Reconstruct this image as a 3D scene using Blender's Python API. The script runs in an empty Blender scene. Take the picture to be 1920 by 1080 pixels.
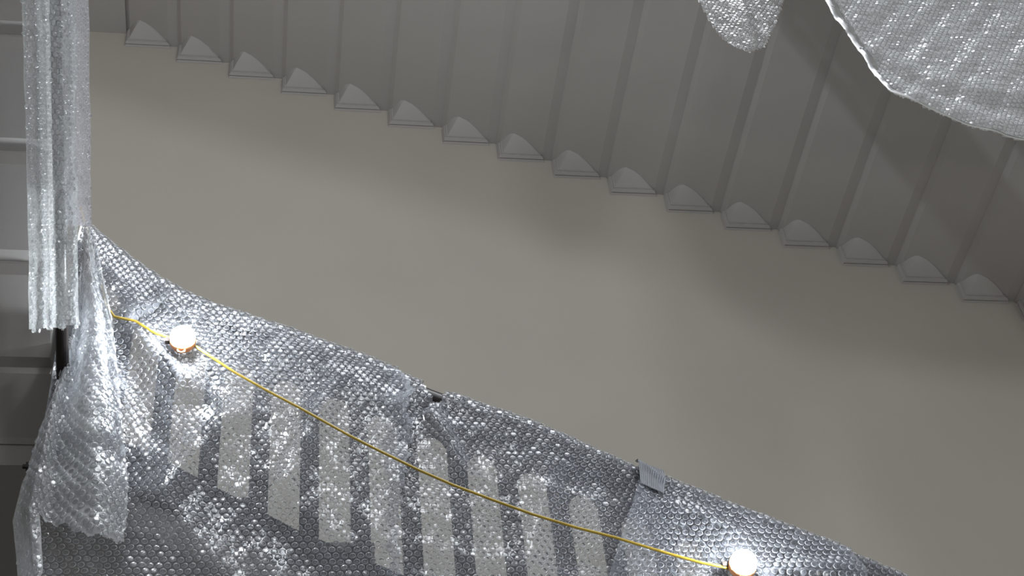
import bpy, math, random
import numpy as np
from mathutils import Matrix, Vector
random.seed(4); rng = np.random.default_rng(4)
scn = bpy.context.scene
COL = scn.collection

# ------------------------------------------------------------------ camera
CAM = Vector((1.0155, -5.8292, -8.4629))
right = Vector((0.98833, -0.12519, -0.08675)); down = Vector((0.03145, 0.72500, -0.68803)); fwd = Vector((0.14903, 0.67728, 0.72048))
cd = bpy.data.cameras.new('camera'); cam = bpy.data.objects.new('camera', cd); COL.objects.link(cam)
cam.matrix_world = Matrix(((right.x, -down.x, -fwd.x, CAM.x), (right.y, -down.y, -fwd.y, CAM.y), (right.z, -down.z, -fwd.z, CAM.z), (0, 0, 0, 1)))
cd.sensor_width = 36.0; cd.lens = 2898.2 / 1920 * 36; cd.clip_start = .05; cd.clip_end = 200
scn.camera = cam

# ------------------------------------------------------------------ light
W = bpy.data.worlds.new('world'); scn.world = W; W.use_nodes = True
W.node_tree.nodes['Background'].inputs[0].default_value = (.92, .96, 1.0, 1)
W.node_tree.nodes['Background'].inputs[1].default_value = .20
def lamp(name, loc, power, col, radius):
    l = bpy.data.lights.new(name, 'POINT'); l.energy = power; l.color = col; l.shadow_soft_size = radius
    o = bpy.data.objects.new(name, l); COL.objects.link(o); o.location = loc
    return o
# the stairwell's glazed lantern high over the open well
sk = bpy.data.lights.new('lantern_light', 'AREA'); sk.shape = 'RECTANGLE'; sk.size = 6; sk.size_y = 4; sk.energy = 900; sk.color = (.93, .96, 1)
so = bpy.data.objects.new('lantern_light', sk); COL.objects.link(so); so.location = (3.6, -6.2, 7.0); so.rotation_euler = (math.radians(12), 0, 0)
# work lamps strung along the galleries across the well (behind and above the viewer)
lamp('well_light', (2.1, -8.8, 1.6), 410, (.92, .96, 1), .65)
lamp('well_light', (4.3, -8.4, -5.3), 340, (.95, .97, 1), .50)
# added fill light low in the well, brightens the soffits from below
lamp('well_light', (5.2, -6.8, -9.0), 120, (1, .97, .93), .25)
# the cable goes on up the left flight: its next lamp hangs just above the picture
lamp('string_lamp', (.62, -4.1, -2.9), 125, (.93, .97, 1), .05)
LAMP_GLOW = 620.0
scn.view_settings.view_transform = 'Standard'; scn.view_settings.look = 'None'
scn.view_settings.gamma = 1; scn.view_settings.use_curve_mapping = False
scn.view_settings.exposure = 0.0
scn.cycles.transparent_max_bounces = 40

# ------------------------------------------------------------------ materials
def new_mat(name):
    m = bpy.data.materials.new(name); m.use_nodes = True
    nt = m.node_tree; nt.nodes.clear()
    out = nt.nodes.new('ShaderNodeOutputMaterial')
    return m, nt, out
def paint(name, col, rough=.6, var=.04, bump=.02, scale=6.0, spec=.3):
    m, nt, out = new_mat(name); N = nt.nodes; L = nt.links
    p = N.new('ShaderNodeBsdfPrincipled'); p.inputs['Roughness'].default_value = rough
    p.inputs['Specular IOR Level'].default_value = spec
    tc = N.new('ShaderNodeTexCoord'); n = N.new('ShaderNodeTexNoise'); n.inputs['Scale'].default_value = scale; n.inputs['Detail'].default_value = 5
    L.new(tc.outputs['Object'], n.inputs['Vector'])
    r = N.new('ShaderNodeValToRGB')
    r.color_ramp.elements[0].position = .3; r.color_ramp.elements[1].position = .7
    r.color_ramp.elements[0].color = (*[c * (1 - var) for c in col], 1); r.color_ramp.elements[1].color = (*[min(1, c * (1 + var)) for c in col], 1)
    L.new(n.outputs[0], r.inputs[0]); L.new(r.outputs[0], p.inputs['Base Color'])
    n2 = N.new('ShaderNodeTexNoise'); n2.inputs['Scale'].default_value = 90; n2.inputs['Detail'].default_value = 3
    L.new(tc.outputs['Object'], n2.inputs['Vector'])
    b = N.new('ShaderNodeBump'); b.inputs['Strength'].default_value = bump; b.inputs['Distance'].default_value = .01
    L.new(n2.outputs[0], b.inputs['Height']); L.new(b.outputs[0], p.inputs['Normal'])
    L.new(p.outputs[0], out.inputs[0])
    return m
def plastic_film(name, haze, col=(.86, .88, .93), rough=.16, gloss=1.0, edge=.75, trans=.5, lo=.15, crumple=0):
    """clear polythene: lets light straight through, scatters a little, shines"""
    m, nt, out = new_mat(name); N = nt.nodes; L = nt.links
    tr = N.new('ShaderNodeBsdfTransparent'); tr.inputs[0].default_value = (.96, .97, .98, 1)
    di = N.new('ShaderNodeBsdfDiffuse'); di.inputs[0].default_value = (*col, 1)
    tl = N.new('ShaderNodeBsdfTranslucent'); tl.inputs[0].default_value = (*col, 1)
    mx = N.new('ShaderNodeMixShader'); mx.inputs[0].default_value = trans
    L.new(di.outputs[0], mx.inputs[1]); L.new(tl.outputs[0], mx.inputs[2])
    lw = N.new('ShaderNodeLayerWeight'); lw.inputs['Blend'].default_value = .35
    mr = N.new('ShaderNodeMapRange'); mr.inputs['From Min'].default_value = lo; mr.inputs['From Max'].default_value = 1
    mr.inputs['To Min'].default_value = haze; mr.inputs['To Max'].default_value = edge
    L.new(lw.outputs['Facing'], mr.inputs['Value'])
    m2 = N.new('ShaderNodeMixShader'); L.new(mr.outputs[0], m2.inputs[0])
    L.new(tr.outputs[0], m2.inputs[1]); L.new(mx.outputs[0], m2.inputs[2])
    gl = N.new('ShaderNodeBsdfGlossy'); gl.inputs['Roughness'].default_value = rough
    gl.inputs[0].default_value = (gloss, gloss, gloss, 1)
    fr = N.new('ShaderNodeFresnel'); fr.inputs[0].default_value = 1.5
    m3 = N.new('ShaderNodeMixShader'); L.new(fr.outputs[0], m3.inputs[0])
    if crumple:
        tc = N.new('ShaderNodeTexCoord'); nz = N.new('ShaderNodeTexNoise'); nz.inputs['Scale'].default_value = 75; nz.inputs['Detail'].default_value = 2
        L.new(tc.outputs['Object'], nz.inputs['Vector']); bp = N.new('ShaderNodeBump'); bp.inputs['Strength'].default_value = crumple; bp.inputs['Distance'].default_value = .008
        L.new(nz.outputs[0], bp.inputs['Height'])
        for q in (di, gl, fr): L.new(bp.outputs[0], q.inputs['Normal'])
    L.new(m2.outputs[0], m3.inputs[1]); L.new(gl.outputs[0], m3.inputs[2])
    L.new(m3.outputs[0], out.inputs[0])
    return m
M_WALL = paint('beige_wall_paint', (.44, .416, .372), .7, .03, .03, 1.2)
M_SOFFIT = paint('grey_stone_paint', (.38, .367, .358), .6, .03, .02, 2.0)
M_FLOOR = paint('stone_floor', (.20, .19, .175), .6, .10, .05, 3)
M_IRON = paint('dark_iron', (.030, .033, .040), .45, .2, .05, 20)
M_RAIL = paint('black_handrail', (.018, .014, .013), .35, .2, .02, 30)
M_CABLE = paint('yellow_cable', (.38, .265, .03), .35, .1, .01, 30, .5)
M_TAPE = paint('grey_cloth_tape', (.14, .15, .17), .45, .15, .1, 60, .6)
M_AMBER = paint('amber_plastic', (.75, .30, .12), .35, .05, .01, 30, .5)
M_HEM = plastic_film('polythene_hem', .75, (.62, .62, .59), .35, .5, .85)
M_FILM = plastic_film('polythene_film', .24, (.82, .86, .95), edge=.85, lo=.12)
M_BUB = plastic_film('polythene_bubbles', .05, (.9, .92, .98), .17, 1, .95, .5, .42)
M_RIM_GLINT = plastic_film('polythene_rim_glint', .55, (.92, .94, 1.0), .2, .9, .95)
M_FILM_MILKY = plastic_film('polythene_film_milky', .58, (.78, .805, .83), .16, 1, .85, crumple=.5)
M_BUB_MILKY = plastic_film('polythene_bubbles_milky', .30, (.88, .90, .90), .16, 1, .8)
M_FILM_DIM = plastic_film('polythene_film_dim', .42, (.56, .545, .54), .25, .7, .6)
M_FILM_GREY = plastic_film('polythene_film_grey', .50, (.62, .65, .65), .14, 1, .8, crumple=.8)
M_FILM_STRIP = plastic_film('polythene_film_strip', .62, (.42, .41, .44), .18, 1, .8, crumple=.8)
m, nt, out = new_mat('lamp_glass'); e = nt.nodes.new('ShaderNodeEmission'); e.inputs[0].default_value = (.90, .95, 1, 1); e.inputs[1].default_value = LAMP_GLOW
nt.links.new(e.outputs[0], out.inputs[0]); M_GLOW = m

# ------------------------------------------------------------------ helpers
def mesh_obj(name, V, F, mat, parent=None, smooth=False, loc=None):
    me = bpy.data.meshes.new(name)
    me.from_pydata([tuple(map(float, v)) for v in V], [], [tuple(map(int, f)) for f in F])
    me.materials.append(mat)
    if smooth: me.polygons.foreach_set('use_smooth', [True] * len(me.polygons))
    me.update()
    o = bpy.data.objects.new(name, me); COL.objects.link(o)
    if parent: o.parent = parent
    if loc: o.location = loc
    return o
def thing(name, label, cat, loc=(0, 0, 0), group=None):
    o = bpy.data.objects.new(name, None); COL.objects.link(o); o.location = loc; o.empty_display_size = .1
    o['label'] = label; o['category'] = cat
    if group: o['group'] = group
    return o
class MB:
    def __init__(s): s.V = []; s.F = []
    def add(s, V, F):
        n = len(s.V); s.V += [tuple(v) for v in V]; s.F += [tuple(i + n for i in f) for f in F]
    def box(s, a, b):
        x0, y0, z0 = a; x1, y1, z1 = b
        s.add([(x0, y0, z0), (x1, y0, z0), (x1, y1, z0), (x0, y1, z0), (x0, y0, z1), (x1, y0, z1), (x1, y1, z1), (x0, y1, z1)],
              [(0, 3, 2, 1), (4, 5, 6, 7), (0, 1, 5, 4), (1, 2, 6, 5), (2, 3, 7, 6), (3, 0, 4, 7)])
    def prism(s, poly, y0, y1, axis='y'):
        """polygon in (x,z) extruded along y, or polygon in (y,z) extruded along x"""
        n = len(poly)
        if axis == 'y': V = [(a, y0, c) for a, c in poly] + [(a, y1, c) for a, c in poly]
        else: V = [(y0, a, c) for a, c in poly] + [(y1, a, c) for a, c in poly]
        F = [tuple(range(n)), tuple(range(2 * n - 1, n - 1, -1))]
        F += [(i, i + n, (i + 1) % n + n, (i + 1) % n) for i in range(n)]
        s.add(V, F)
    def tube(s, pts, r, seg=8, ry=None):
        pts = [Vector(p) for p in pts]; n = len(pts); base = len(s.V); V = []; F = []
        for i, p in enumerate(pts):
            t = (pts[min(i + 1, n - 1)] - pts[max(i - 1, 0)]).normalized()
            a = t.cross(Vector((0, 1, 0)) if abs(t.y) < .9 else Vector((1, 0, 0))).normalized(); b = t.cross(a).normalized()
            rr = r[i] if isinstance(r, (list, tuple)) else r
            for k in range(seg):
                th = 2 * math.pi * k / seg
                V.append(p + a * rr * math.cos(th) + b * (ry or rr) * math.sin(th))
        for i in range(n - 1):
            for k in range(seg):
                F.append((i * seg + k, i * seg + (k + 1) % seg, (i + 1) * seg + (k + 1) % seg, (i + 1) * seg + k))
        F.append(tuple(range(seg - 1, -1, -1))); F.append(tuple((n - 1) * seg + k for k in range(seg)))
        s.add(V, F)
    def lathe(s, prof, c, seg=20):
        """profile of (r, along) about the axis -y (towards the well)"""
        V = []; F = []; n = len(prof)
        for r, h in prof:
            for k in range(seg):
                th = 2 * math.pi * k / seg; V.append((c[0] + r * math.cos(th), c[1] - h, c[2] + r * math.sin(th)))
        for i in range(n - 1):
            for k in range(seg): F.append((i * seg + k, i * seg + (k + 1) % seg, (i + 1) * seg + (k + 1) % seg, (i + 1) * seg + k))
        F.append(tuple(range(seg - 1, -1, -1))); F.append(tuple((n - 1) * seg + k for k in range(seg)))
        s.add(V, F)
    def build(s, name, mat, parent=None, smooth=False): return mesh_obj(name, s.V, s.F, mat, parent, smooth)
def structure(o): o['kind'] = 'structure'; return o
def rel(o, parent):
    """keep world coordinates under a parent Empty that stands at its base"""
    o.matrix_parent_inverse = Matrix.Translation(-parent.location); return o
def part(mb, name, mat, parent, smooth=False):
    o = mb.build(name, mat, parent, smooth)
    if parent.type == 'EMPTY': rel(o, parent)
    return o

# ------------------------------------------------------------------ setting
def slab(name, a, b, mat):
    mb = MB(); mb.box(a, b); return structure(mb.build(name, mat))
slab('wall_back', (-2.2, 0, -10.1), (9.2, .3, 3.2), M_WALL)
slab('wall_left', (-2.2, -9, -10.1), (-1.9, 0, 3.2), M_WALL)
slab('wall_right', (9.2, -9, -10.1), (9.5, .3, 3.2), M_WALL)
slab('floor', (-2.2, -11, -10.4), (9.5, .3, -10.1), M_FLOOR)
slab('floor_bounce_blocker', (-1.899, -6.2, -7.4), (.15, -.001, -7.2), M_FLOOR)  # added unseen slab, keeps floor bounce off the left flight's underside

# ------------------------------------------------------------------ stone stair flights
T = .33; R = .1414; SL = R / T
def step_poly(T, R, ch=.058, gd=.02, h=.12):
    # soffit slope, then the rebated joint: sloping recess and a small upright face
    s = R / T
    return [(0, gd - .002), (.004, gd - .004), (.026, -.026 * s), (T - ch, -(T - ch) * s), (T + .001, -R + gd + .001), (T + .001, h), (-.03, h), (-.03, h - .035), (0, h - .045)]
def step_polys(T, R):
    p = step_poly(T, R)
    return p
up = thing('staircase', 'upper flight of grey stone steps seen from below, rising leftward along beige wall', 'staircase', (0, -1, 0))
WID = 2.05
# --- square wall end of a step: moulded edge and pillow-shaped block
def bracket_meshes():
    def tri(k, ins=0, rx=.86):
        return [(ins, -ins * SL), (ins, -R + ins), (rx * T, -R + ins), (rx * T - .035, -(rx * T - .035) * SL)]
    mb = MB()
    def ring(poly0, poly1, y0, y1):
        n = 4; V = [(a, y0, c) for a, c in poly0] + [(a, y1, c) for a, c in poly1]
        mb.add(V, [(i, (i + 1) % n, (i + 1) % n + n, i + n) for i in range(n)] + [(4, 5, 6, 7)])
    # two steps of moulding with a quirk between them
    ring(tri(1, 0, .87), tri(1, .008, .855), -.001, -.013)
    ring(tri(1, .0105, .845), tri(1, .0105, .845), -.012, -.021)
    ring(tri(1, .004, .85), tri(1, .012, .82), -.020, -.036)
    ring(tri(1, .018, .80), tri(1, .020, .785), -.035, -.046)
    moul = (mb.V, mb.F)
    # pillow
    P = (.092, -.092 * SL); A = (.024, -.024 * SL); B = (.024, -R + .020); Cc = (.765 * T, -R + .020); D = (.775 * T, -.775 * T * SL)
    y0 = -.040; L = .095; ns = 9; V = []; F = []
    ks = [(1 - j / ns) ** .56 for j in range(ns + 1)]
    kb = [(1 - j / ns) ** .86 for j in range(ns + 1)]
    def lerp(q, k): return (P[0] + (q[0] - P[0]) * k, P[1] + (q[1] - P[1]) * k)
    for face, (q0, k0, q1, k1) in enumerate(((A, ks, B, kb), (B, kb, Cc, ks), (Cc, ks, D, ks))):
        b = len(V)
        for j in range(ns + 1):
            y = y0 - L * j / ns
            a = lerp(q0, max(k0[j], 1e-4)); c = lerp(q1, max(k1[j], 1e-4)); mid = ((a[0] + c[0]) / 2, (a[1] + c[1]) / 2)
            V += [(a[0], y, a[1]), (mid[0], y, mid[1]), (c[0], y, c[1])]
        for j in range(ns):
            for i in range(2): F.append((b + j * 3 + i, b + j * 3 + i + 1, b + j * 3 + 4 + i, b + j * 3 + 3 + i))
    return moul, (V, F)
MO, PI_ = bracket_meshes()
sp = MB(); sp.prism(step_polys(T, R), -.001, -WID)
step0 = sp.build('stone_step', M_SOFFIT, up)
moul0 = mesh_obj('moulding', *MO, M_SOFFIT, step0); pil0 = mesh_obj('end_block', *PI_, M_SOFFIT, step0, True)
for k in range(0, 20):
    if k == 0: s, mo, pi = step0, moul0, pil0
    else:
        s = step0.copy(); mo = moul0.copy(); pi = pil0.copy()
        for o in (s, mo, pi): COL.objects.link(o)
        s.parent = up; mo.parent = s; pi.parent = s
    s.location = (k * T, 1, -k * R)
mb = MB(); mb.box((-1.898, -WID, .0), (-.0005, -.001, .07)); part(mb, 'landing_slab', M_SOFFIT, up)

# --- left flight: rises from the corner landing towards the viewer, seen from below
T2, R2 = .33, .155
XE = .285; Y0, Z0 = -2.0, -4.868
left = thing('staircase', 'dim grey flight of stone steps at far left, its ribbed underside in shade', 'staircase', (-.8, -3, -5))
q = step_poly(T2, R2, .05, .022, .13)
for k in range(0, 9):
    # the same section turned to run along y; x of the section falls away from the viewer
    mb = MB(); y1 = Y0 - k * T2 - .0; z1 = Z0 + k * R2
    poly = [(y1 - T2 + a, z1 + R2 + c) for a, c in q]
    mb.prism(poly, XE, -1.898, 'x'); part(mb, 'stone_step', M_SOFFIT, left)
# lowest step reaches the landing
mb = MB(); mb.prism([(Y0, Z0), (Y0, Z0 - .004), (Y0 + .19, -4.985), (Y0 + .205, -5.0), (Y0 + .205, Z0 + .12), (Y0, Z0 + .12)], XE, -1.898, 'x'); part(mb, 'stone_step', M_SOFFIT, left)
mb = MB(); mb.box((-1.898, -1.79, -5.085), (.34, -.002, -4.88)); part(mb, 'landing_slab', M_SOFFIT, left)
mb = MB(); mb.box((XE - .004, -1.795, -5.07), (XE + .012, -1.74, -4.9)); part(mb, 'edge_strip', M_SOFFIT, left)

# ------------------------------------------------------------------ lower flight with iron balustrade
RX = np.array([-.2, .28, .321, .395, .499, .599, .696, .828, 1.088, 1.343, 1.522, 1.875, 2.195, 2.541, 2.863, 3.049, 3.249, 5.0, 7.0])
RZ = np.array([-3.95, -4.06, -4.107, -4.19, -4.299, -4.392, -4.459, -4.531, -4.640, -4.764, -4.866, -5.027, -5.219, -5.404, -5.562, -5.665, -5.77, -6.67, -7.71])
def ztop(x): return np.interp(x, RX, RZ)
RB = .048
def zc(x): return ztop(x) - RB - .040
YB = -2.0
low = thing('staircase', 'lower flight of stone steps behind the bubble wrapped balustrade', 'staircase', (2.5, -1, -6))
for k in range(0, 9):
    x0 = .34 + k * T; zt = -.52 * (x0 - .34) - 5.36; r2 = .1716
    mb = MB(); mb.prism([(x0 + a, zt + c) for a, c in step_poly(T, r2, .05, .02, .17)], -.002, -1.98); part(mb, 'stone_step', M_SOFFIT, low)
bal = thing('balustrade', 'dark iron balustrade with arched openings and black handrail under the bubble wrap', 'balustrade', (.33, YB, -5.1))
xs = np.linspace(.34, 3.6, 60)
mb = MB(); mb.tube([(x, YB, zc(x)) for x in xs], .038, 10); part(mb, 'handrail', M_RAIL, bal, True)
mb = MB(); mb.box((.30, YB - .035, -5.2), (.36, YB + .035, -4.26)); part(mb, 'newel_post', M_IRON, bal)
SPB = .158; bars = [1.13 + SPB * k for k in range(-4, 14)]
for bx in bars:
    mb = MB(); z1 = zc(bx) - .06; z0 = ztop(bx) - .96
    w = .030
    mb.box((bx - w, YB - .012, z0), (bx + w, YB + .012, z1)); part(mb, 'baluster', M_IRON, bal)
for b0, b1 in zip(bars[:-1], bars[1:]):
    c = (b0 + b1) / 2; hw = .048; n = 14; Vt = []; Vb = []
    for j in range(n + 1):
        x = b0 + (b1 - b0) * j / n; d = min(abs(x - c) / hw, 1.0)
        Vt.append((x, zc(x) - .045)); apex = ztop(c) - .245
        Vb.append((x, apex - .065 * (1 - math.sqrt(max(0, 1 - d ** 1.7)))))
    mb = MB(); V = []; F = []
    for yy in (YB - .009, YB + .009):
        V += [(x, yy, z) for x, z in Vt] + [(x, yy, z) for x, z in Vb]
    m_ = n + 1
    for j in range(n):
        F += [(j, j + 1, m_ + j + 1, m_ + j), (2 * m_ + j, 3 * m_ + j, 3 * m_ + j + 1, 2 * m_ + j + 1), (m_ + j, m_ + j + 1, 3 * m_ + j + 1, 3 * m_ + j), (j, 2 * m_ + j, 2 * m_ + j + 1, j + 1)]
    mb.add(V, F); part(mb, 'arch_panel', M_IRON, bal)
mb = MB(); P = [(x, ztop(x) - .86) for x in (.45, 1.088, 3.4)] + [(x, ztop(x) - 1.0) for x in (3.4, 1.088, .45)]
mb.prism([(.36, ztop(.5) - .80), (.6, ztop(.6) - .80), (1.088, ztop(1.088) - .87), (3.4, ztop(3.4) - .87), (3.4, ztop(3.4) - 1.0), (1.088, ztop(1.088) - 1.0), (.6, ztop(.6) - .97), (.36, ztop(.5) - .95)], YB - .014, YB + .014)
part(mb, 'bottom_rail', M_IRON, bal)
# left flight's iron edge post and bracket, showing beside the hanging wrap
edge = thing('stair_railing', 'dark iron bars and bracket at the edge of the dim left flight, behind hanging wrap', 'railing', (.34, -2.1, -5.2))
mb = MB(); mb.tube([(.345, -2.06, -5.02), (.345, -2.7, -4.73), (.345, -4.8, -3.77)], .02, 8); part(mb, 'side_rail', M_RAIL, edge, True)
mb = MB(); mb.box((.306, -2.10, -4.98), (.322, -2.05, -4.60)); mb.box((.328, -2.09, -5.15), (.372, -2.06, -4.62)); part(mb, 'iron_bar', M_IRON, edge)
mb = MB(); mb.box((.292, -2.11, -5.40), (.312, -2.08, -5.27)); mb.box((.278, -2.105, -5.355), (.296, -2.085, -5.335)); mb.box((.268, -2.10, -5.350), (.28, -2.09, -5.340)); mb.box((.285, -2.105, -5.39), (.30, -2.085, -5.365)); mb.box((.30, -2.10, -5.30), (.36, -2.04, -5.27)); part(mb, 'bracket', M_RAIL, edge)

# ------------------------------------------------------------------ bubble wrap
def wob(a, b, seed, f=1.0):
    r = np.random.default_rng(seed); v = 0
    for i in range(5):
        k = f * (1.6 ** i); th = r.uniform(0, 6.28); p = r.uniform(0, 6.28)
        v = v + np.sin(k * (a * math.cos(th) + b * math.sin(th)) + p) / (1.35 ** i)
    return v / 3
RINGS = [(1.0, 0.0), (.99, .55), (.95, .85), (.83, 1.0), (.72, 1.03), (.35, 1.04)]
def bubble_wrap(fn, dom, nu, nv, label, mask, films, pitch=.0242, rad=.0102, high=.0078, side=1, tilt=.06, group='bubble wrap sheets over the stairs', jit=.0007, flat=.12, seed=1, seg=10, bub_mask=None, base=None):
    """fn(a, b) -> points; a, b in metres on the sheet. Film and bubbles both follow the surface."""
    a0, a1, b0, b1 = dom
    root = thing('bubble_wrap', label, 'bubble wrap', base or (0, 0, 0), group)
    A, B = np.meshgrid(np.linspace(a0, a1, nu), np.linspace(b0, b1, nv), indexing='ij')
    Pn = fn(A, B); keep = mask(A, B)
    idx = -np.ones(A.shape, int); F = []; k = keep
    quad = k[:-1, :-1] & k[1:, :-1] & k[1:, 1:] & k[:-1, 1:]
    used = np.zeros(A.shape, bool)
    for i, j in ((0, 0), (1, 0), (1, 1), (0, 1)): used[i:nu - 1 + i, j:nv - 1 + j] |= quad
    idx[used] = np.arange(used.sum())
    I, J = np.nonzero(quad)
    F = np.c_[idx[I, J], idx[I + 1, J], idx[I + 1, J + 1], idx[I, J + 1]]
    o = mesh_obj('film', Pn[used], F, films[0], root, True); rel(o, root)
    # bubbles on a hexagonal lattice
    row = pitch * .866; pts = []
    nb = int((b1 - b0) / row); na = int((a1 - a0) / pitch)
    r = np.random.default_rng(seed)
    aa = a0 + pitch * (np.arange(na + 1)[:, None] + .5 * (np.arange(nb + 1)[None, :] % 2)); bb = b0 + row * np.arange(nb + 1)[None, :] + 0 * aa
    aa = aa.ravel() + r.normal(0, jit, aa.size); bb = bb.ravel() + r.normal(0, jit, bb.size)
    e = rad * .9
    ok = mask(aa, bb) & mask(aa + e, bb) & mask(aa - e, bb) & mask(aa, bb + e) & mask(aa, bb - e)
    aa = aa[ok]; bb = bb[ok]; n = len(aa); h = .004
    P0 = fn(aa, bb); Da = (fn(aa + h, bb) - fn(aa - h, bb)) / (2 * h); Db = (fn(aa, bb + h) - fn(aa, bb - h)) / (2 * h)
    la = np.clip(np.linalg.norm(Da, axis=1), .35, 1.25); lb = np.clip(np.linalg.norm(Db, axis=1), .35, 1.25)
    Nn = np.cross(Da, Db); Nn /= np.linalg.norm(Nn, axis=1)[:, None] + 1e-9; Nn *= side
    ua = Da / (np.linalg.norm(Da, axis=1)[:, None] + 1e-9); ub = np.cross(Nn, ua)
    hh = high * np.where(r.random(n) < flat, r.uniform(.25, .8, n), r.uniform(.85, 1.1, n))
    tiltx = r.normal(0, tilt, n); tilty = r.normal(0, tilt, n)
    rr = rad * np.minimum(1, np.minimum(la, lb) * 1.0)
    ra = rad * np.minimum(la, 1.0); rb = rad * np.minimum(lb, 1.0)
    V = []
    for fr, fh in RINGS:
        for kk in range(seg):
            th = 2 * math.pi * (kk + .5 * 0) / seg; cx, sx = math.cos(th), math.sin(th)
            hz = hh * fh * (1 + (tiltx * cx + tilty * sx) * fr)
            V.append(P0 + ua * (ra * fr * cx)[:, None] + ub * (rb * fr * sx)[:, None] + Nn * hz[:, None])
    V = np.stack(V, 1)                                            # n, rings*seg, 3
    nr = len(RINGS); per = nr * seg; fq = []
    for i in range(nr - 1):
        for kk in range(seg): fq.append((i * seg + kk, i * seg + (kk + 1) % seg, (i + 1) * seg + (kk + 1) % seg, (i + 1) * seg + kk))
    fq = np.array(fq); FQ = (fq[None] + (np.arange(n) * per)[:, None, None]).reshape(-1, 4)
    cap = (np.arange(seg) + (nr - 1) * seg)[None] + (np.arange(n) * per)[:, None]
    me = bpy.data.meshes.new('bubbles'); Vf = V.reshape(-1, 3)
    nq = len(FQ); me.vertices.add(len(Vf)); me.vertices.foreach_set('co', Vf.ravel())
    me.loops.add(nq * 4 + n * seg); me.loops.foreach_set('vertex_index', np.concatenate([FQ.ravel(), cap.ravel()]).astype(np.int32))
    me.polygons.add(nq + n)
    me.polygons.foreach_set('loop_start', np.concatenate([np.arange(nq) * 4, nq * 4 + np.arange(n) * seg]).astype(np.int32))
    me.polygons.foreach_set('use_smooth', np.ones(nq + n, bool))
    me.materials.append(films[1]); me.materials.append(M_RIM_GLINT)
    mi = np.zeros((n, (nr - 1) * seg), np.int32); mi[:, 2 * seg:3 * seg] = 1          # whitish shoulder ring: the light caught on each bubble's edge, put into the colour
    me.polygons.foreach_set('material_index', np.concatenate([mi.ravel(), np.zeros(n, np.int32)]))
    me.update(calc_edges=True); me.validate()
    ob = bpy.data.objects.new('bubbles', me); COL.objects.link(ob); ob.parent = root; rel(ob, root); ob['kind'] = 'stuff'
    return root
def seg_fold(x, z, p, q, w, amp):
    p = np.array(p); q = np.array(q); d = q - p; L = np.hypot(*d); d = d / L
    s = (x - p[0]) * d[0] + (z - p[1]) * d[1]; t = (x - p[0]) * d[1] - (z - p[1]) * d[0]
    e = np.clip(np.minimum(s, L - s) / (.25 * L) + .3, 0, 1)
    return amp * e * np.exp(-(t / w) ** 2)
LA = math.pi * RB
def rail_sheet(off, folds, seed, amp=.012):
    def fn(x, zl):
        x = np.asarray(x, float); zl = np.asarray(zl, float)
        c = zc(x); v = c - zl + LA                               # along the sheet: back, over the rail, down the front
        rb = RB + off; th = np.clip(v / RB, 0, math.pi)
        y = YB + rb * np.cos(th); z = c + rb * np.sin(th) - np.maximum(v - LA, 0) + np.minimum(v, 0)
        f = np.clip((v - LA) / .12, 0, 1)
        b = amp * (1 + wob(x, zl, seed, 9)) + .003 * wob(x, zl, seed + 5, 24)
        b = b + .03 * np.clip((v - LA) / .8, 0, 1)
        for fo in folds: b = b + seg_fold(x, zl, *fo)
        y = y - f * b - .0015 * wob(x, zl, seed + 9, 45)
        z = z + (1 - f) * .004 * wob(x, v, seed + 3, 35)
        return np.stack([x, y, z], -1)
    return fn
def vof(x, zl): return zc(x) - zl + LA
foldsA = [((.69, -4.54), (.50, -4.70), .028, .020), ((.67, -4.575), (.50, -4.745), .024, -.014), ((.98, -4.70), (.62, -4.62), .03, .018),
          ((.52, -4.72), (.78, -5.05), .045, .028), ((.50, -4.80), (.66, -5.25), .05, -.020), ((.9, -5.05), (.62, -5.55), .06, .022), ((1.2, -4.95), (1.02, -5.5), .05, .014)]
edgeA = ((0, .11, .17, .23, .30, .40, .8), (1.435, 1.430, 1.455, 1.475, 1.445, 1.46, 1.40))
fA0 = rail_sheet(.010, foldsA, 11)
def fA(x, zl):
    P = fA0(x, zl); v = vof(np.asarray(x, float), np.asarray(zl, float)); lift = .035 * np.exp(-((x - np.interp(v, *edgeA)) / .03) ** 2) * np.clip((v - .1) / .1, 0, 1) * np.clip((.45 - v) / .2, 0, 1)
    P[..., 1] -= lift; return P
def maskA(x, zl):
    v = vof(x, zl); edge = np.interp(v, *edgeA)
    return (x > .305) & (x < edge + .006 * np.sin(90 * v)) & (v > -.10) & (v < 1.75)
bubble_wrap(fA, (.30, 1.52, -6.45, -3.95), 150, 270, 'bubble wrap over the upper left part of the balustrade, lit by the left lamp', maskA, (M_FILM, M_BUB), seed=3, base=(.9, YB, -5.1))
foldsB = [((1.50, -4.97), (1.62, -5.35), .03, .02), ((1.9, -5.3), (1.75, -5.8), .05, .014), ((1.56, -4.96), (1.50, -5.06), .015, -.02)]
fB = rail_sheet(.002, foldsB, 23, .008)
def maskB(x, zl):
    v = vof(x, zl)
    gx = (x - 1.545) / .036; hole = (v > .05) & (v < .205) & (np.abs(gx) < np.clip(1 - (v - .12) / .085, 0, 1))
    return (x > 1.36 + .01 * np.sin(60 * v)) & (x < 2.24) & (v > -.10) & (v < 1.5) & ~hole
bubble_wrap(fB, (1.34, 2.26, -6.6, -4.62), 150, 270, 'bubble wrap in the middle of the balustrade, between torn gap and grey tape', maskB, (M_FILM, M_BUB), seed=5, base=(1.8, YB, -5.6))
foldsC = [((2.92, -5.67), (2.50, -5.71), .030, .014), ((2.88, -5.72), (2.45, -5.765), .026, -.010), ((2.35, -5.40), (2.55, -5.75), .05, .012)]
fC = rail_sheet(.012, foldsC, 31)
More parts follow.
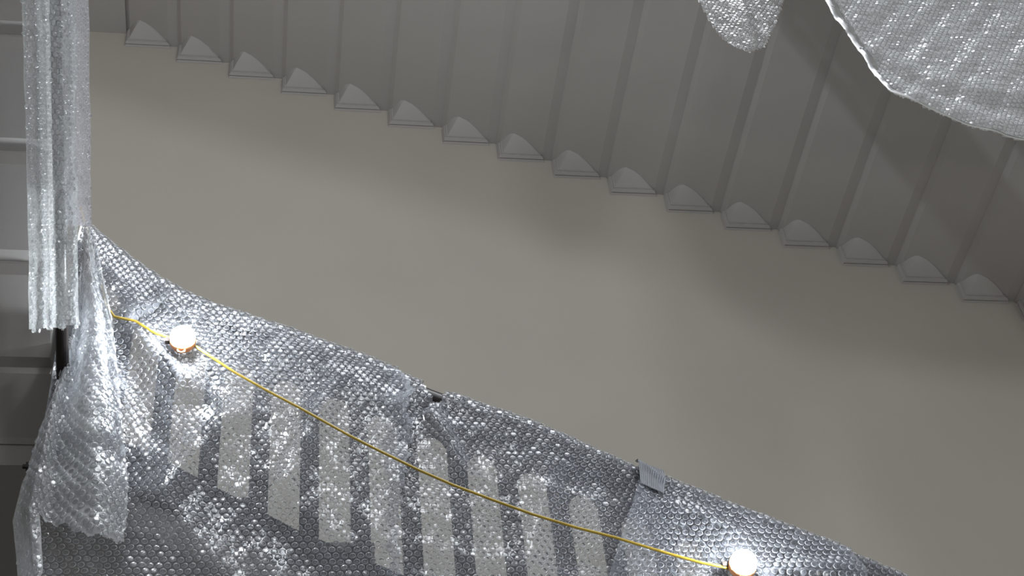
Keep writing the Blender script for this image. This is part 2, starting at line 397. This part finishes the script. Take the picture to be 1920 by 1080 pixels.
def maskC(x, zl):
    v = vof(x, zl); lft = np.interp(zl, [-5.9, -5.706, -5.328, -5.2], [1.955, 2.031, 2.184, 2.195])
    return (x > lft) & (x < 2.845 + .012 * np.sin(40 * v)) & (v > -.1) & (v < 1.0)
bubble_wrap(fC, (1.9, 2.9, -6.45, -5.05), 260, 280, 'bubble wrap with a straight left edge below the grey tape, lit by right lamp', maskC, (M_FILM, M_BUB), seed=7, base=(2.5, YB, -5.9))
fD = rail_sheet(-.002, [], 43, .006)
bubble_wrap(fD, (2.76, 3.62, -6.8, -5.45), 80, 120, 'dark bubble wrap sheet at bottom right edge of balustrade', lambda x, z: (x > 2.78) & (x < 3.58) & (vof(x, z) > -.1) & (vof(x, z) < .9), (M_FILM, M_BUB), seed=9, base=(3.2, YB, -6.2))

# loose sheet hanging in the corner
EZ = [-5.80, -5.581, -5.442, -5.233, -4.962, -4.744, -4.432, -4.30]
EL = [.315, .262, .270, .290, .326, .348, .338, .338]
ER = [.600, .612, .605, .570, .524, .482, .405, .362]
def fE(a, z):
    s = np.clip(a / .34, -.05, 1.05); xl = np.interp(z, EZ, EL); xr = np.interp(z, EZ, ER)
    wd = xr - xl; x = xl + wd * (s + .045 * np.sin(6.28 * s * 1.5 + 1.0 + z * 1.2))
    g = np.clip((z + 5.75) / 1.4, 0, 1)
    y = -2.155 + .05 * np.clip(.14 - s, 0, 1) / .14 - (.020 + .012 * g) * np.sin(11 * s + 2.2 * z) * np.clip(s * 4, 0, 1) * np.clip((1.02 - s) * 3, 0, 1) - .012 * wob(a, z, 71, 22) - .03 * np.clip((-4.7 - z), 0, 1)
    y = y + .02 * np.clip((s - .8) / .2, 0, 1)
    return np.stack([x, y, z + .006 * wob(a, z, 5, 30)], -1)
def maskE(a, z):
    s = a / .34
    zb = np.interp(s, [0, .16, .26, .27, .34, .52, .58, .72, 1.0], [-5.86, -5.86, -5.84, -5.60, -5.615, -5.63, -5.665, -5.685, -5.68])
    return (s > 0) & (s < 1 - .010 * (1 + np.sin(z * 130))) & (z > zb + .006 * np.sin(160 * a)) & (z < -4.31)
bubble_wrap(fE, (0, .345, -5.88, -4.30), 110, 300, 'loose pale bubble wrap hanging in the corner left of the left lamp', maskE, (M_FILM_MILKY, M_BUB), pitch=.024, rad=.0108, high=.006, side=1, seed=12, flat=.5, base=(.45, -2.1, -5.6))
# wrap around the left flight's balustrade, running up out of the picture
def fF(a, s):
    t = np.clip(a / .095, -1.15, 1.15); base = np.stack([.347 + 0 * s, -2.4 - s, -5.02 + .45 * s], -1)
    hw = .068 + .005 * wob(s, s * 0, 15, 7); dep = .055 * np.sqrt(np.clip(1 - (t / 1.18) ** 2, 0, 1)) + .008 * np.sin(5.5 * t + 1.2 * np.sin(3 * s)) + .005 * wob(a, s, 16, 30) + .0035 * wob(a * 1.6, s * .5, 17, 110) + .006 * np.sin(150 * a + 4 * wob(s, 0 * s, 19, 4)) * (.4 + .6 * np.sin(3.1 * s + 2) ** 2)
    x = hw * t + .006 * wob(s, 0 * s, 18, 5)
    toward = np.array([.03, -.69, -.72])
    return base + np.stack([x, 0 * x, 0 * x], -1) + dep[..., None] * toward
bubble_wrap(fF, (-.108, .108, -.06, 2.2), 44, 300, 'pale bubble wrap column hanging at the left, nearest the dim ribbed stair', lambda a, s: (np.abs(a) < .104) & (s > -.03 + .10 * a + .006 * np.sin(120 * a)) & (s < 2.15), (M_FILM_GREY, M_BUB_MILKY), pitch=.0158, rad=.0068, high=.0065, tilt=.38, seed=21, flat=.5, seg=8, base=(.35, -2.4, -5.0))
def fG(a, s):
    t = a / .06; base = np.stack([.412 + 0 * s, -2.4 - s, -5.02 + .45 * s], -1)
    dep = -.05 + .02 * np.sqrt(np.clip(1 - (t / 1.1) ** 2, 0, 1)) + .006 * wob(a, s, 26, 40)
    return base + np.stack([.042 * t + .004 * wob(s, 0 * s, 28, 9), 0 * t, 0 * t], -1) + dep[..., None] * np.array([.03, -.69, -.72])
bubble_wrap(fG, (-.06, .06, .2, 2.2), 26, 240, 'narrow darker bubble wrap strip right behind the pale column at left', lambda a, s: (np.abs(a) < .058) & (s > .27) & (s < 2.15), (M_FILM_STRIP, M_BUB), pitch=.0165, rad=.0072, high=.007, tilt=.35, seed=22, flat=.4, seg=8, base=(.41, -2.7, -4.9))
# drapes off the upper flight
DX = [3.50, 3.533, 3.554, 3.594, 3.626, 3.648, 3.68, 3.797, 3.912, 4.06, 4.173, 4.6, 5.4]
DZ = [-1.9, -2.278, -2.46, -2.611, -2.779, -2.931, -3.042, -3.15, -3.257, -3.329, -3.358, -3.42, -3.48]
def fH(x, z):
    zb = np.interp(x, DX, DZ); e = np.clip((z - zb) / .25, 0, 1); top = -SL * x
    g = np.clip((top - z) / .5, 0, 1)
    y = -WID - .018 + g * (.05 - .035 * wob(x * .6 - z * .5, x * .2, 51, 9) - .012 * wob(x, z, 52, 16))
    y = y - g * .018 * np.sin(22 * (z - zb)) * np.exp(-((z - zb - .2) / .2) ** 2)
    return np.stack([x, y, z], -1)
drape = bubble_wrap(fH, (3.45, 5.4, -3.5, -1.2), 190, 190, 'bright white bubble wrap swag hanging from the upper flight at top right', lambda x, z: (z > np.interp(x, DX, DZ)) & (z < -SL * x + .10) & (x > 3.47), (M_FILM_MILKY, M_BUB_MILKY), pitch=.0225, rad=.0098, high=.008, tilt=.2, seed=31, flat=.4, seg=8, base=(4.3, -2.0, -2.3))
hx = np.concatenate([np.linspace(3.515, 3.68, 40), np.linspace(3.70, 5.35, 40)]); hz = np.interp(hx, DX, DZ)
mb = MB(); n = len(hx); V = []
hw = np.interp(hx, [3.5, 3.65, 3.8, 5.3], [.055, .050, .014, .010])
pf = fH(hx, hz)
for i in range(n):
    a = (hx[min(i + 1, n - 1)] - hx[max(i - 1, 0)], hz[min(i + 1, n - 1)] - hz[max(i - 1, 0)]); l = math.hypot(*a); nx, nz = -a[1] / l, a[0] / l
    for j in range(4):
        w = hw[i] * j / 3
        V.append((hx[i] + nx * (w - .004), pf[i, 1] - .012 - .008 * math.sin(j * 1.57), hz[i] + nz * (w - .004)))
mb.add(V, [(i * 4 + j, i * 4 + j + 1, i * 4 + 5 + j, i * 4 + 4 + j) for i in range(n - 1) for j in range(3)])
o = part(mb, 'hem', M_HEM, drape, True); o['label'] = 'folded white hem along the lower edge'
KX = [2.86, 2.875, 2.89, 2.92, 2.992, 3.045, 3.131, 3.232, 3.288, 3.411, 3.45]; KZ = [-1.9, -2.275, -2.53, -2.737, -2.876, -2.912, -2.854, -2.641, -2.503, -2.167, -1.9]
def fK(x, z):
    top = -SL * x; g = np.clip((top - z) / .4, 0, 1)
    y = -WID - .018 + g * (.04 - .05 * np.sqrt(np.clip(1 - ((x - 3.10) / .30) ** 2, 0, 1)) - .014 * wob(x, z * .4, 61, 18))
    return np.stack([x, y, z], -1)
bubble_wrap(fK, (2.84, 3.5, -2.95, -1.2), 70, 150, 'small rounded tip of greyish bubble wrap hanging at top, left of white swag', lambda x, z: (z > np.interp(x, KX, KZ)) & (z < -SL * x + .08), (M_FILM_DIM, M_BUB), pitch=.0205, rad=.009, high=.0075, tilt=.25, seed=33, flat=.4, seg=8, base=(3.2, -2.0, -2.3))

# ------------------------------------------------------------------ tape patch
mb = MB(); nu, nv = 64, 24; V = []
def fT(u, v):
    # across (u) and down (v) over the wrapped rail
    x = 2.192 + .078 * u; vv = .098 + .120 * v; c = float(zc(x)); rb = RB + .030; th = min(vv / RB, math.pi)
    y = YB + rb * math.cos(th); z = c + rb * math.sin(th) - max(vv - LA, 0)
    bump = .009 * math.exp(-((v - .22 - .30 * u) / .09) ** 2) + .0011 * math.sin(u * 75 + .5 * math.sin(7 * v))
    return (x + .012 * (v - .5) * (1 - 2 * u) * .6 - .02 * v, y - bump - .012 * v, z)
for s_ in (0, 1):
    for i in range(nu):
        for j in range(nv):
            p = fT(i / (nu - 1), j / (nv - 1)); V.append((p[0], p[1] + s_ * .002, p[2] - s_ * .001))
F = []
for s_ in (0, 1):
    b = s_ * nu * nv
    F += [(b + i * nv + j, b + (i + 1) * nv + j, b + (i + 1) * nv + j + 1, b + i * nv + j + 1) for i in range(nu - 1) for j in range(nv - 1)]
mb.add(V, F); o = mb.build('tape_patch', M_TAPE, None, True)
o['label'] = 'grey ribbed cloth tape patch holding the bubble wrap on the rail'; o['category'] = 'tape'

# ------------------------------------------------------------------ string lights
cab = [(.285, -1.93, -4.02), (.292, -2.0, -4.07), (.298, -2.06, -4.10), (.313, -2.06, -4.16), (.345, -2.08, -4.26), (.39, -2.10, -4.45), (.44, -2.10, -4.64), (.478, -2.11, -4.708), (.549, -2.12, -4.735), (.614, -2.12, -4.788), (.665, -2.13, -4.818), (.71, -2.13, -4.835), (.748, -2.13, -4.852), (.802, -2.125, -4.894), (.882, -2.12, -4.958), (.987, -2.12, -5.035), (1.091, -2.12, -5.106), (1.243, -2.12, -5.216), (1.326, -2.12, -5.271), (1.457, -2.12, -5.354), (1.571, -2.12, -5.418), (1.7, -2.12, -5.479), (1.812, -2.12, -5.53), (1.94, -2.12, -5.578), (2.052, -2.12, -5.613), (2.21, -2.12, -5.673), (2.305, -2.12, -5.706), (2.367, -2.13, -5.729), (2.426, -2.13, -5.75), (2.6, -2.12, -5.84), (2.9, -2.12, -6.02), (3.3, -2.12, -6.25)]
mb = MB(); mb.tube(cab, .0048, 6); o = mb.build('power_cable', M_CABLE, None, True)
o['label'] = 'yellow power cable strung along the bubble wrapped balustrade, linking the lamps'; o['category'] = 'cable'
def work_lamp(c, label):
    t = thing('work_lamp', label, 'lamp', c, 'lamps on the yellow cable')
    mb = MB(); mb.lathe([(.020, -.02), (.036, -.012), (.042, 0), (.043, .014), (.038, .022)], c); part(mb, 'collar', M_AMBER, t, True)
    mb = MB(); n = 9; r = .040
    mb.lathe([(r * .90, .012)] + [(r * math.cos(a), .012 + r * .35 + r * .9 * math.sin(a)) for a in np.linspace(0, 1.45, n)], c, 24); part(mb, 'globe', M_GLOW, t, True)
    mb = MB(); mb.tube([(c[0] - .014 + .0, c[1] - .01, c[2] - .040), (c[0] - .012, c[1] - .012, c[2] - .052), (c[0] - .002, c[1] - .014, c[2] - .058), (c[0] + .008, c[1] - .012, c[2] - .052), (c[0] + .010, c[1] - .01, c[2] - .040)], .003, 6); part(mb, 'hook', M_AMBER, t, True)
    mb = MB(); mb.box((c[0] - .058, c[1] - .004, c[2] + .004), (c[0] - .036, c[1] + .012, c[2] + .020)); part(mb, 'clip', M_RAIL, t)
work_lamp((.710, -2.135, -4.845), 'glowing white lamp on the yellow cable at upper left')
work_lamp((2.426, -2.135, -5.735), 'glowing white lamp on the yellow cable at bottom right')
